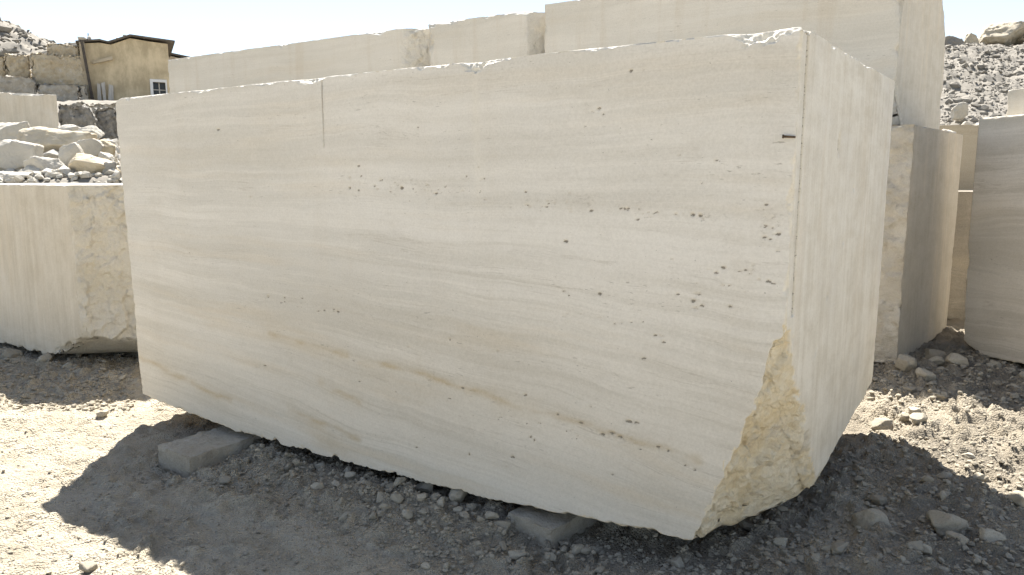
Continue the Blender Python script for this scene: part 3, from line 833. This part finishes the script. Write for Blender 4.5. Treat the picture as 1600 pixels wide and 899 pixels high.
def terrain_right(x, y):
    az = x / y
    z = np.interp(y, [11.5, 14, 17, 28, 31, 40, 60], [-.5, 1.2, 2.4, 6.2, 6.8, 7.0, 7.2])
    return -.5 + (z + .5) * smooth(.44, .54, az)
ysR = np.concatenate([np.arange(11.5, 33, .11), np.arange(33, 60, .6)])
terrain_mesh('hillside_right', terrain_right, np.linspace(.42, 1.15, 300), ysR, 950, lambda x, y: .16 + .34 * smooth(14, 22, y))

# loose rubble on both slopes
def scatter(name, pts, sizes, seed, mat, label, sub=1):
    rg = np.random.RandomState(seed)
    protos = [rock_geo(seed * 7 + k, (1, 1, 1), sub, 7, .0, .55) for k in range(14)]
    V, Fc, base = [], [], 0
    for k in range(len(pts)):
        v, f = protos[rg.randint(14)]
        a = rg.uniform(0, 6.283); c, s = math.cos(a), math.sin(a)
        b = rg.uniform(-.6, .6); cb, sb = math.cos(b), math.sin(b)
        sc = sizes[k] * np.array([rg.uniform(.8, 1.35), rg.uniform(.7, 1.1), rg.uniform(.5, .9)])
        w = v * sc
        w = w @ np.array([[1, 0, 0], [0, cb, -sb], [0, sb, cb]]).T @ np.array([[c, -s, 0], [s, c, 0], [0, 0, 1]]).T
        V.append(w + pts[k]); Fc.append(f + base); base += len(v)
    o = mesh_obj(name, np.concatenate(V), np.concatenate(Fc), M[mat], smooth_shade=False)
    tag(o, label, 'rubble', kind='stuff')
    return o

deps = bpy.context.evaluated_depsgraph_get()
def surface_sampler(o):
    from mathutils.bvhtree import BVHTree
    me = o.data
    bv = BVHTree.FromPolygons([v.co for v in me.vertices], [p.vertices for p in me.polygons])
    def f(x, y):
        r = bv.ray_cast(Vector((x, y, 100)), Vector((0, 0, -1)))
        return r[0].z if r[0] else None
    return f
HL = surface_sampler(bpy.data.objects['hillside_left']); HR = surface_sampler(bpy.data.objects['hillside_right'])

rg = np.random.RandomState(77)
pts, szs = [], []
while len(pts) < 9000:
    az = rg.uniform(.545, .80); y = rg.uniform(15.5, 30) ; x = az * y
    z = HR(x, y)
    if z is None: continue
    s = min(.30, .030 * (1 + rg.pareto(1.8)))
    pts.append((x, y, z + s * .02)); szs.append(s)
scatter('rubble', pts, szs, 5, 'hill', 'grey rubble covering the slope above the passage')
pts, szs = [], []
while len(pts) < 3600:
    az = rg.uniform(-.95, -.48); y = rg.uniform(46, 66); x = az * y
    z = HL(x, y)
    if z is None: continue
    s = min(1.2, .13 * (1 + rg.pareto(2.1)))
    pts.append((x, y, z + s * .12)); szs.append(s)
scatter('rubble', pts, szs, 6, 'hill', 'grey-brown rubble covering the heap behind the ochre rocks')
pts, szs = [], []
while len(pts) < 1100:
    y = rg.uniform(9.5, 20); az = rg.uniform(-.78, -.465); x = az * y
    z = HL(x, y)
    if z is None: continue
    s = min(.32, .05 * (1 + rg.pareto(1.8)) * y / 11)
    pts.append((x, y, z + s * .2)); szs.append(s)
for _ in range(900):
    y = rg.uniform(9.6, 12.2); x = rg.uniform(-.80, -.465) * y
    z = HL(x, y)
    if z is None: continue
    s = .05 + .16 * rg.rand() ** 2.5
    pts.append((x, y, z + s * .25)); szs.append(s)
scatter('rubble', pts, szs, 8, 'boulder', 'small pale rubble between the boulders above the low block')

# boulders heaped behind the low block: pixel box -> place and real size at a given distance
def boulder(px, py, w, hgt, dist, seed, label, mat='boulder', rot=(0, 0, 0), deep=.8, planes=16, hmin=.62, sub=5, sink=.0, cat='boulder', group='boulders heaped above the low block'):
    c = px_depth(px, py, dist)
    k = dist / FPX
    return rock('boulder', seed, (c[0], c[1], c[2] - sink), (w * k * 1.22, w * k * deep, hgt * k * 1.28), rot, mat, sub, planes, .05, label, cat, group, hmin)

boulder(18, 218, 64, 44, 12.6, 31, 'smooth pale grey boulder against the shaded squared block')
boulder(92, 223, 80, 40, 12.0, 32, 'largest boulder of the heap, ochre underside and white top', 'ochre', (.1, .15, .3))
boulder(20, 250, 58, 46, 10.8, 33, 'flat-topped white boulder with a grey front, just above the low block')
boulder(68, 264, 50, 26, 10.5, 34, 'low wedge-shaped pale boulder in the front of the heap', rot=(0, .12, .4))
boulder(108, 250, 36, 32, 10.9, 35, 'sharp white boulder with a sunlit facet, centre of the heap', rot=(.3, -.4, .2))
boulder(142, 233, 32, 30, 11.4, 36, 'rounded grey-white boulder under the dark rock face', rot=(.1, .2, 1.0))
boulder(164, 233, 34, 28, 11.6, 37, 'white-topped boulder touching the huge block\'s outline', 'ochre', rot=(.0, .1, .6))
boulder(148, 262, 62, 30, 10.3, 38, 'long slanting cream boulder at the front of the heap', 'ochre', (.15, .22, .2))
boulder(22, 274, 46, 12, 10.0, 39, 'thin flat pale stone lying just behind the low block')
boulder(112, 205, 34, 18, 13.6, 40, 'small grey boulder behind the largest one')
boulder(140, 212, 30, 24, 13.0, 41, 'pointed grey boulder in front of the dark rock face', rot=(0, .3, .2))
boulder(82, 246, 34, 20, 11.6, 42, 'shaded grey boulder below the largest one', 'dark_rock')
boulder(46, 240, 18, 18, 11.4, 43, 'small round stone beside the largest boulder', 'boulder')
boulder(100, 272, 22, 12, 10.1, 44, 'small rounded speckled stone at the foot of the heap')
boulder(163, 247, 22, 14, 10.9, 45, 'small pale stone wedged between two boulders by the huge block')
boulder(172, 268, 18, 20, 10.2, 46, 'dark stone at the foot of the heap by the huge block', 'dark_rock')
boulder(48, 270, 22, 16, 10.3, 47, 'small pale stone at the heap\'s front left of the wedge')

# squared rocks and rock face in the distance
def at(px, py, d): return tuple(px_depth(px, py, d))
def squared(x0, x1, y0, y1, d, deep, seed, mat, label, chip=.10, h=.06, cuts=(), lower=.25):
    # front squared to the line of sight, so that the quarry face reads as one line of rocks
    m = px_depth((x0 + x1) / 2, y1, d)
    vd = np.array([m[0], m[1], 0]) / math.hypot(m[0], m[1])
    c = np.array([0, 0, CAM_H])
    def hit(px, py):
        r = px_ray(px, py); return c + ((m - c) @ vd) / (r @ vd) * r
    a, b = hit(x0 - 1.5, y1), hit(x1 + 1.5, y0)
    L = math.hypot(b[0] - a[0], b[1] - a[1]); H = b[2] - a[2] + lower
    return cut_rock('quarry_rock', seed, (a[0], a[1], a[2] - lower), L, deep, H, mat, label, h, chip, math.atan2(b[1] - a[1], b[0] - a[0]), cuts=cuts)
M['quarry'] = travertine('quarry_rock_stone', seed=31, frac_a=(.40, .315, .19), frac_b=(.46, .385, .26), frac_c=(.25, .20, .13), pale=(.5, .44, .33), grey=(.42, .36, .27))
M['quarry_grey'] = travertine('quarry_rock_grey', seed=35, frac_a=(.29, .255, .20), frac_b=(.36, .325, .265), frac_c=(.19, .165, .13), pale=(.5, .44, .33), grey=(.42, .36, .27))
M['face_grey'] = travertine('rock_face_grey', seed=38, frac_a=(.105, .095, .08), frac_b=(.20, .188, .165), frac_c=(.05, .045, .038), pale=(.3, .28, .25), grey=(.2, .19, .17))
squared(-30, 9, 86, 118, 34.6, 1.6, 11, 'quarry', 'narrow ochre rock at the photo\'s edge in the upper rock course', .15)
squared(9, 48, 83, 127, 35.0, 1.6, 12, 'quarry', 'rounded ochre rock in the upper course with a dark joint beside it', .15)
squared(49, 131, 85, 130, 35.2, 1.2, 13, 'quarry', 'wide ochre rock in the upper course beside the house corner', .14)
squared(72, 126, 67, 88, 35.6, 1.0, 14, 'quarry', 'ochre cap rock lying on the wide rock beside the house', .16)
squared(-30, 57, 118, 156, 33.6, 1.6, 15, 'quarry_grey', 'smooth grey rock in the lower rock course', .12)
squared(58, 124, 129, 164, 34.6, 1.2, 16, 'quarry_grey', 'cracked grey-brown rock in the lower course beside the pilaster', .12)
squared(125, 138, 130, 162, 35.0, .9, 17, 'quarry_grey', 'narrow rock between the lower course and the pilaster', .08)
block('travertine_block', at(-60, 216, 18.0), R(31), 2.02, 1.3, 1.12, .03, M['left'], 'shaded squared travertine block behind the boulder heap', chip=.05, chip_f=1.4, seed=880, side=('front', 'right'))
squared(78, 92, 158, 214, 23.2, .6, 18, 'quarry_grey', 'thin upright grey rock beside the shaded squared block', .06, .04)
squared(91, 152, 161, 216, 23.0, 1.2, 19, 'face_grey', 'dark weathered rock face with an oblique right edge', .10, .035, cuts=[((1.02, 0, 1.1), (.9, -.1, .32), .06)])
squared(148, 185, 165, 220, 24.2, 1.2, 20, 'face_grey', 'dark split rock beside the weathered rock face', .12, .04)
squared(112, 185, 158, 172, 25.5, 1.2, 21, 'quarry_grey', 'low grey ledge rock below the house wall', .12, .05)

# ------------------------------------------------------------------ the ochre house on the terrace
HD = 37.0
HA = math.atan2(18.8, 37.0)                   # the front looks down into the yard
HN = np.array([-math.sin(HA), math.cos(HA), 0.0]); HM = np.array([-18.8, 37.0, 0.0])
def hp(px, py, d=HD):
    r = px_ray(px, py); c = np.array([0, 0, CAM_H])
    if d != HD: return px_depth(px, py, d)
    return c + ((HM - c) @ HN) / (r @ HN) * r
stucco = plain_mat('ochre_stucco', (.38, .31, .20), (.62, .515, .345), 1.6, .92, .4, stretch=(1, 1, .55))
stucco_grey = plain_mat('stained_stucco', (.40, .335, .235), (.48, .41, .30), 2.0, .92, .3)
roofing = plain_mat('dark_roofing', (.085, .072, .058), (.15, .13, .105), 3.0, .9, .4)
timber = plain_mat('bleached_timber', (.42, .39, .34), (.54, .51, .46), 4.0, .85, .3, stretch=(3, 3, .4))
white_paint = plain_mat('white_frame_paint', (.66, .65, .62), (.74, .73, .70), 5.0)
glass_dark = NT('dark_window_glass'); glass_dark.done((.035, .037, .04), .12)
iron = plain_mat('dark_pipe_iron', (.05, .042, .035), (.09, .075, .06), 8, .6)

hz0 = hp(190, 172)[2] - .6
hc = hp(193, 165)
house = empty('house', (hc[0], hc[1], hz0), HA)
tag(house, 'ochre stuccoed house with a sagging dark roof and one white-framed window', 'house')
hl = lambda p: ((p[0] - hc[0]) * math.cos(HA) + (p[1] - hc[1]) * math.sin(HA), 0.0, p[2] - hz0)
def prism(name, pts2, y0, y1, mat, parent, jitter=0.0):
    """polygon in local x,z extruded from y0 to y1"""
    n = len(pts2)
    v = [(x, y0, z) for x, z in pts2] + [(x, y1, z) for x, z in pts2]
    f = [tuple(range(n)), tuple(range(2 * n - 1, n - 1, -1))]
    for k in range(n):
        a, b = k, (k + 1) % n
        f.append((a, k + n, b + n, b))
    o = mesh_obj(name, v, f, mat, parent, smooth_shade=False)
    bm = bmesh.new(); bm.from_mesh(o.data); bmesh.ops.recalc_face_normals(bm, faces=bm.faces); bm.to_mesh(o.data); bm.free()
    return o
def P2l(px, py): p = hl(hp(px, py)); return (p[0], p[2])
W = [P2l(126, 68), P2l(156, 67), P2l(173, 70), P2l(203, 60), P2l(262, 69)]
xl, xr = W[0][0], W[-1][0]
# window opening is a real hole: the wall is built round it in four prisms joined to one mesh
wx0, wx1 = P2l(239.5, 140)[0], P2l(259, 140)[0]; wz0, wz1 = P2l(250, 152)[1], P2l(250, 129)[1]
def wall_piece(bm_list, pts): bm_list.append(pts)
pieces = [[(xl, 0), (wx0, 0), (wx0, P2l(237, 65.5)[1]), W[3], W[2], W[1], W[0]],
          [(wx0, wz1), (xr, wz1), W[4], (wx0, P2l(237, 65.5)[1])], [(wx1, 0), (xr, 0), (xr, wz1), (wx1, wz1)], [(wx0, 0), (wx1, 0), (wx1, wz0), (wx0, wz0)]]
vv, ff = [], []
for pc in pieces:
    n = len(pc); b = len(vv)
    vv += [(x, 0, z) for x, z in pc] + [(x, .35, z) for x, z in pc]
    ff.append(tuple(b + k for k in range(n))); ff.append(tuple(b + 2 * n - 1 - k for k in range(n)))
    for k in range(n):
        a, c = b + k, b + (k + 1) % n
        ff.append((a, a + n, c + n, c))
fw = mesh_obj('wall', vv, ff, stucco, house, smooth_shade=False)
for nm, x_, in (('side_wall', xr), ('side_wall', xl)):
    prism(nm, [(x_ - (.3 if x_ == xr else 0), 0), (x_ + (0 if x_ == xr else .3), 0), (x_ + (0 if x_ == xr else .3), W[4][1] - .1), (x_ - (.3 if x_ == xr else 0), W[4][1] - .1)], .352, 4.5, stucco, house)
prism('back_wall', [(xl, 0), (xr, 0), (xr, W[4][1] - .1), (xl, W[4][1] - .1)], 4.502, 4.8, stucco, house)
# roof: three dark sheets that follow the sagging wall head
def slab(name, p0, p1, t, y0, y1, mat, parent):
    d = np.array([p1[0] - p0[0], p1[1] - p0[1]]); d /= np.linalg.norm(d); nrm = np.array([-d[1], d[0]]) * t
    return prism(name, [p0, p1, (p1[0] + nrm[0], p1[1] + nrm[1]), (p0[0] + nrm[0], p0[1] + nrm[1])], y0, y1, mat, parent)
roof = slab('roof', P2l(118.5, 67), P2l(157.6, 64.2), .075, -.16, 5.0, roofing, house)
slab('roof', P2l(157, 64.6), P2l(173, 68.6), .07, -.15, 5.0, roofing, house)
slab('roof', P2l(170, 68.2), P2l(204.6, 57.4), .085, -.20, 5.0, roofing, house)
slab('roof', P2l(202.8, 57.4), P2l(273, 67.2), .08, -.21, 5.0, roofing, house)
for k, (px0, px1, py, hh, dp) in enumerate([(122, 137, 62.0, .12, 1.0), (136, 143, 61.2, .18, .6), (181, 186, 61, .10, .3), (192, 198, 56.8, .08, .5), (206, 214, 56.4, .07, .5), (221, 229, 59.2, .06, .5)]):
    a, b = P2l(px0, py), P2l(px1, py)
    vr, fr_ = rock_geo(400 + k, (b[0] - a[0], dp, hh * 1.7), 2, 8, .06)
    t = mesh_obj('roof_stone', vr, fr_, M['support'], house); t.location = ((a[0] + b[0]) / 2, .0 + dp * .2, a[1] + hh * .2)
pa = P2l(138, 62)
prism('roof_post', [(pa[0] - .02, pa[1]), (pa[0] + .02, pa[1]), (pa[0] + .02, pa[1] + .32), (pa[0] - .02, pa[1] + .32)], .2, .24, iron, house)
# leaning pilaster at the corner and the dark drainpipe beside it
a0, a1, a2, a3 = P2l(134, 166), P2l(146, 166), P2l(132, 68), P2l(124, 68)
prism('pilaster', [a0, a1, a2, a3], -.42, -.002, stucco_grey, house)
d0, d1 = P2l(128.5, 66), P2l(147.5, 168)
prism('drainpipe', [(d1[0] - .06, d1[1]), (d1[0] + .06, d1[1]), (d0[0] + .06, d0[1]), (d0[0] - .06, d0[1])], -.56, -.43, iron, house)
# ledge, alcove lintel and the bleached boards leaning below it
l0, l1 = P2l(145, 100.5), P2l(176, 94)
prism('ledge', [l0, (l1[0], l1[1]), (l1[0], l1[1] + .16), (l0[0], l0[1] + .12)], -.14, -.002, stucco_grey, house)
for k, (b0, b1, t0, t1) in enumerate([(153, 160, 152, 157), (163, 167, 158, 164), (169, 178, 170, 177)]):
    q0, q1, q2, q3 = P2l(b0, 168), P2l(b1, 168), P2l(t1, (133, 129, 135)[k]), P2l(t0, (131, 131, 132)[k])
    prism('board', [q0, q1, q2, q3], -.26 + .05 * k, -.18 + .05 * k, timber, house)
# window: frame of four bars, pane set back, two glazing bars
win = empty('window', (0, 0, 0)); win.parent = house
t = .13
for nm, (x0, x1, z0, z1) in (('frame', (wx0 - t, wx0, wz0, wz1)), ('frame', (wx1, wx1 + t * .5, wz0, wz1)), ('frame', (wx0 - t, wx1 + t * .5, wz1, wz1 + t)), ('sill', (wx0 - t, wx1 + t * .5, wz0 - t, wz0))):
    prism(nm, [(x0, z0), (x1, z0), (x1, z1), (x0, z1)], -.08, -.003, white_paint, win)
prism('pane', [(wx0, wz0), (wx1, wz0), (wx1, wz1), (wx0, wz1)], .20, .22, glass_dark.mat, win)
mx = (wx0 + wx1) / 2; mz = (wz0 + wz1) / 2
prism('glazing_bar', [(mx - .025, wz0), (mx + .025, wz0), (mx + .025, wz1), (mx - .025, wz1)], .15, .19, timber, win)
prism('glazing_bar', [(wx0, mz - .02), (wx1, mz - .02), (wx1, mz + .02), (wx0, mz + .02)], .145, .149, timber, win)
# grey outbuilding that shows past the house end
g0, g1 = hp(262, 84, 43), hp(296, 91, 43)
outb = empty('outbuilding', ((g0[0] + g1[0]) / 2, 43, 4.6))
tag(outb, 'low grey shed showing behind the house\'s far end', 'shed')
gl = lambda p: (p[0] - outb.location.x, p[2] - outb.location.z)
prism('wall', [(gl(g0)[0] - 2, 0), (gl(g1)[0], 0), (gl(g1)[0], gl(g1)[1] - .12), (gl(g0)[0] - 2, gl(g0)[1] + .35)], 0, 3, stucco_grey, outb)
slab('roof', (gl(g0)[0] - 2.1, gl(g0)[1] + .42), (gl(g1)[0] + .25, gl(g1)[1] - .08), .10, -.2, 3.2, roofing, outb)

# ------------------------------------------------------------------ rocks along the ridge above the passage and stones on the rear block
RIDGE = [(1490, 76, 34, 24, 'low rounded rock on the ridge next to the tallest block'), (1517, 67, 26, 26, 'squared ochre rock standing on the ridge'), (1558, 60, 70, 30, 'largest slab-like rock on the ridge'),
         (1602, 60, 40, 30, 'rock on the ridge cut by the photo\'s edge'), (1498, 176, 22, 22, 'pointed pale stone at the foot of the rubble slope'), (1545, 112, 34, 18, 'smooth grey mound of rock half buried in the rubble slope')]
for k, (px, py, w, hh, lab) in enumerate(RIDGE):
    d = [28.5, 28.5, 29, 29, 17.5, 24.5][k]
    c = px_depth(px, py, d); s = d / FPX
    rock('ridge_rock', 510 + k, c, (w * s * 1.15, w * s * .9, hh * s * 1.3), (0, 0, .3 * k), ('hill', 'cut_rock', 'cut_rock', 'cut_rock', 'boulder', 'hill')[k], 5, 14, .13, lab, 'rock', 'rocks on the rubble slope')
for k, (px, py, w, hh, d, lab) in enumerate([(1480, 190, 30, 18, 9.35, 'white stone on the stacked block, nearest the tallest block'), (1508, 197, 20, 10, 10.7, 'small white stone on the ochre block, nearer the stack'),
                                              (1532, 197, 22, 10, 10.9, 'flat white stone on the ochre block, nearer the banded block')]):
    zt = 2.0 if k == 0 else 2.24
    dr = px_ray(px, py); s = d / FPX
    c = px_depth(px, py, d)
    rock('stone', 530 + k, (c[0], c[1], zt + hh * s * .5), (w * s, w * s * .8, hh * s * 1.2), (0, 0, k), 'boulder', 3, 9, .05, lab, 'stone')

# ------------------------------------------------------------------ support stones under the big block
def support(corner_px, ang, L, Wd, top, label, seed):
    p = px_ground(*corner_px, -.12)
    o = block('support_stone', (p[0], p[1], -.22), ang, L, Wd, top + .22, .012, M['support_t'], label, 'support stone', chip=.012, chip_f=5, thr=.05, seed=seed, side=(), frac_edge=.3, sag=.004, raw=('front', 'left', 'top', 'right'), raw_amp=.009)
    return o, p
M['support_t'] = travertine('grey_support_travertine', seed=44, pale=(.36, .312, .235), grey=(.28, .242, .182), dip=0, warm_amt=.2, frac_a=(.34, .292, .218), frac_b=(.40, .352, .272), frac_c=(.23, .196, .145))
sup1, _ = support((296, 742), R(54), .95, .36, -.012, 'long grey stone propping the far end of the huge block', 901)
# its long side runs away under the block: local x = length, local y = width to the left
sup2, _ = support((862, 862), R(47), .55, .29, -.015, 'short grey stone propping the near end of the huge block', 905)
# iron pin left in the drilled hole near the arris
pa, pz = front_px(1233, 214)
bm = bmesh.new()
bmesh.ops.create_cone(bm, cap_ends=True, segments=14, radius1=.0045, radius2=.0035, depth=.045)
bmesh.ops.rotate(bm, verts=bm.verts, cent=(0, 0, 0), matrix=Matrix.Rotation(R(90), 3, 'Y'))
hd = bmesh.ops.create_cone(bm, cap_ends=True, segments=14, radius1=.007, radius2=.007, depth=.006)
bmesh.ops.rotate(bm, verts=hd['verts'], cent=(0, 0, 0), matrix=Matrix.Rotation(R(90), 3, 'Y'))
bmesh.ops.translate(bm, verts=hd['verts'], vec=(-.02, 0, 0))
me = bpy.data.meshes.new('iron_pin'); bm.to_mesh(me); bm.free(); me.materials.append(M['rust'])
pin = bpy.data.objects.new('iron_pin', me); COL.objects.link(pin); pin.parent = big
pin.location = (pa, -.004, pz); pin.rotation_euler = (0, R(4), R(12)); pin['label'] = 'rusty iron pin'

# ------------------------------------------------------------------ loose stones on the ground
PEB = []
for k in range(16):
    v, f = rock_geo(600 + k, (1, .80, .62), 4 if k < 6 else 3, 12, .07, .55, 40)
    me = mesh_obj('stone_shape', v, f, M['pebble']).data
    PEB.append(me)
for o in [o for o in COL.objects if o.name.startswith('stone_shape')]: bpy.data.objects.remove(o)
rp = random.Random(12)
def place_stone(name, x, y, s, label, cat, group=None, shape=None, sink=.28, flat=1.0):
    o = bpy.data.objects.new(name, PEB[shape if shape is not None else rp.randrange(16)])
    COL.objects.link(o)
    z = float(ground_z(x, y)[0])
    o.scale = (s * rp.uniform(.9, 1.15), s * rp.uniform(.85, 1.1), s * rp.uniform(.85, 1.15) * flat)
    o.location = (x, y, z + s * .31 * flat * (1 - sink))
    o.rotation_euler = (rp.uniform(-.25, .25), rp.uniform(-.25, .25), rp.uniform(0, 6.28))
    tag(o, label, cat, group)
    return o
BIGGER = [(1480, 831, 48, 'pale angular stone, largest in the shade before the right side'), (1432, 668, 28, 'cream stone lying in the sunlit patch'), (1430, 655, 20, 'smaller cream stone touching the one in the sunlit patch'),
          (1378, 662, 30, 'flat cream stone in the sunlit patch beside the huge block'), (1412, 662, 20, 'round buff stone between two others in the sunlit patch'), (1362, 822, 42, 'flat grey stone half sunk in the dark spoil'),
          (1545, 851, 34, 'grey stone near the lower edge, right of the angular one'), (1493, 858, 28, 'small pale stone just below the angular one'), (1588, 800, 30, 'stone at the photo edge, half in shade'),
          (1415, 581, 34, 'flat pale stone at the weathered block\'s foot'), (1490, 573, 32, 'wide pale stone before the banded block\'s corner'), (1462, 572, 22, 'pale stone between two flat ones in the passage'),
          (1383, 598, 16, 'small round stone before the weathered block'), (1440, 592, 26, 'grey slab stone in the passage gravel'), (1460, 560, 34, 'darker flat stone deep in the passage'),
          (715, 785, 36, 'squarish grey stone under the middle of the huge block'), (787, 826, 26, 'pale upright stone beside the short support stone'), (808, 862, 28, 'pale stone before the short support stone'),
          (664, 768, 30, 'dull stone in the dark gap below the huge block'), (906, 842, 18, 'pointed stone at the short support stone\'s far side'), (135, 888, 20, 'pale stone at the lower edge of the sunlit dirt'),
          (201, 875, 17, 'flat stone casting a small shadow on the sunlit dirt'), (163, 644, 16, 'dark lump in the sunlit strip near the low block'), (1058, 883, 20, 'pale pebble at the lower edge below the broken corner'),
          (937, 885, 18, 'pale pebble pair-mate at the lower edge before the short support stone'), (617, 766, 22, 'light stone at the rim of the dark gap'), (570, 768, 22, 'buff stone at the rim of the dark gap, farther along'),
          (70, 562, 26, 'pale stone at the low block\'s foot'), (108, 570, 18, 'small pale stone near the low block\'s broken corner'), (20, 552, 26, 'flat pale stone under the low block at the photo edge')]
for (px, py, w, lab) in BIGGER:
    p = px_ground(px, py + w * .2, -.09)
    s = w * np.linalg.norm(p - [0, 0, CAM_H]) / FPX
    place_stone('stone', p[0], p[1], s * 1.05, lab, 'stone', shape=rp.randrange(6))

def sup_hit(x, y):
    for o in (sup1, sup2):
        q = o.matrix_basis.inverted() @ Vector((x, y, 0))
        if -.04 < q.x < 1.0 and -.04 < q.y < .42: return True
    return False
def zone(n, name, fn, smin, smax, label, group, power=2.0):
    k = 0
    while k < n:
        x, y = fn()
        if sup_hit(x, y): continue
        s = smin + (smax - smin) * rp.random() ** power
        big_ = s > smin + (smax - smin) * .30
        place_stone(name, x, y, s, ('larger ' if big_ else 'small ') + label(x, y), 'pebble', group); k += 1
def along(l0, l1, y0, y1):
    def f():
        lx = rp.uniform(l0, l1); ly = rp.triangular(y0, y1, (y0 + y1) / 2 + .1)
        return MO[0] + E1[0] * lx + E2[0] * ly, MO[1] + E1[1] * lx + E2[1] * ly
    return f
def px_zone(x0, x1, y0, y1):
    def f():
        p = px_ground(rp.uniform(x0, x1), rp.uniform(y0, y1)); return p[0], p[1]
    return f
def by_x(edges, texts):
    return lambda x, y: texts[sum(800 + FPX * x / (math.cos(PITCH) * y + math.sin(PITCH) * 1.65) > e for e in edges)]
zone(85, 'pebble', along(1.1, 3.6, -.42, .16), .030, .075, by_x((560, 690, 800), ('grey pebble in the rubble strip just past the long support stone', 'grey pebble in the rubble strip below the huge block, beyond its middle',
     'grey pebble in the rubble strip below the middle of the huge block', 'grey pebble in the rubble strip around the short support stone')), 'pebbles along the foot of the huge block')
zone(75, 'pebble', px_zone(1120, 1600, 700, 899), .030, .080, by_x((1280, 1440), ('grey pebble in the shade directly below the broken corner', 'grey pebble in the shaded spoil beside the broken corner',
     'grey pebble in the shade at the lower right of the photo')), 'pebbles in the spoil by the broken corner')
zone(50, 'pebble', px_zone(1372, 1600, 565, 640), .035, .10, by_x((1450, 1520), ('pale pebble in the gravel at the weathered block\'s foot', 'pale pebble in the gravel at the mouth of the passage',
     'pale pebble in the gravel before the banded block')), 'pebbles in the passage')
zone(25, 'pebble', px_zone(0, 200, 548, 600), .03, .075, by_x((110,), ('pebble in the shade under the low block\'s sawn front', 'pebble in the shade under the low block\'s broken corner')), 'pebbles before the low block')
zone(22, 'pebble', px_zone(1350, 1600, 645, 745), .025, .055, by_x((1470,), ('cream pebble on the sunlit patch, beside the huge block', 'cream pebble on the sunlit patch, towards the photo\'s edge')), 'pebbles on the sunlit patch')
zone(30, 'pebble', px_zone(640, 1120, 800, 899), .022, .055, by_x((820, 960), ('grey pebble on the shaded dirt left of the short support stone', 'grey pebble on the shaded dirt before the short support stone',
     'grey pebble on the shaded dirt between the short support stone and broken corner')), 'pebbles before the short support stone')

# gravel and clods too many to count
rg = np.random.RandomState(31)
pts, szs = [], []
def add_grav(n, fn, a, b, pw=3.0):
    for _ in range(n):
        x, y = fn(); s = a + (b - a) * rp.random() ** pw
        pts.append((x, y, s)); szs.append(s)
add_grav(4200, along(.8, 3.9, -.60, .25), .008, .034)
add_grav(4200, px_zone(1050, 1640, 690, 915), .008, .038)
add_grav(1800, px_zone(1360, 1640, 560, 650), .012, .05)
add_grav(2600, px_zone(-40, 210, 545, 640), .012, .045)
add_grav(2600, px_zone(-40, 700, 620, 915), .006, .024, 4)
add_grav(1800, px_zone(400, 1200, 720, 915), .006, .024, 3)
add_grav(900, px_zone(1340, 1640, 640, 770), .008, .026, 3)
P_ = np.array(pts)
zz = ground_z(P_[:, 0], P_[:, 1]) + P_[:, 2] * .12
scatter('gravel', [np.array([a, b, c]) for a, b, c in zip(P_[:, 0], P_[:, 1], zz)], np.array(szs), 9, 'pebble', 'grey gravel and clods strewn over the yard dirt')
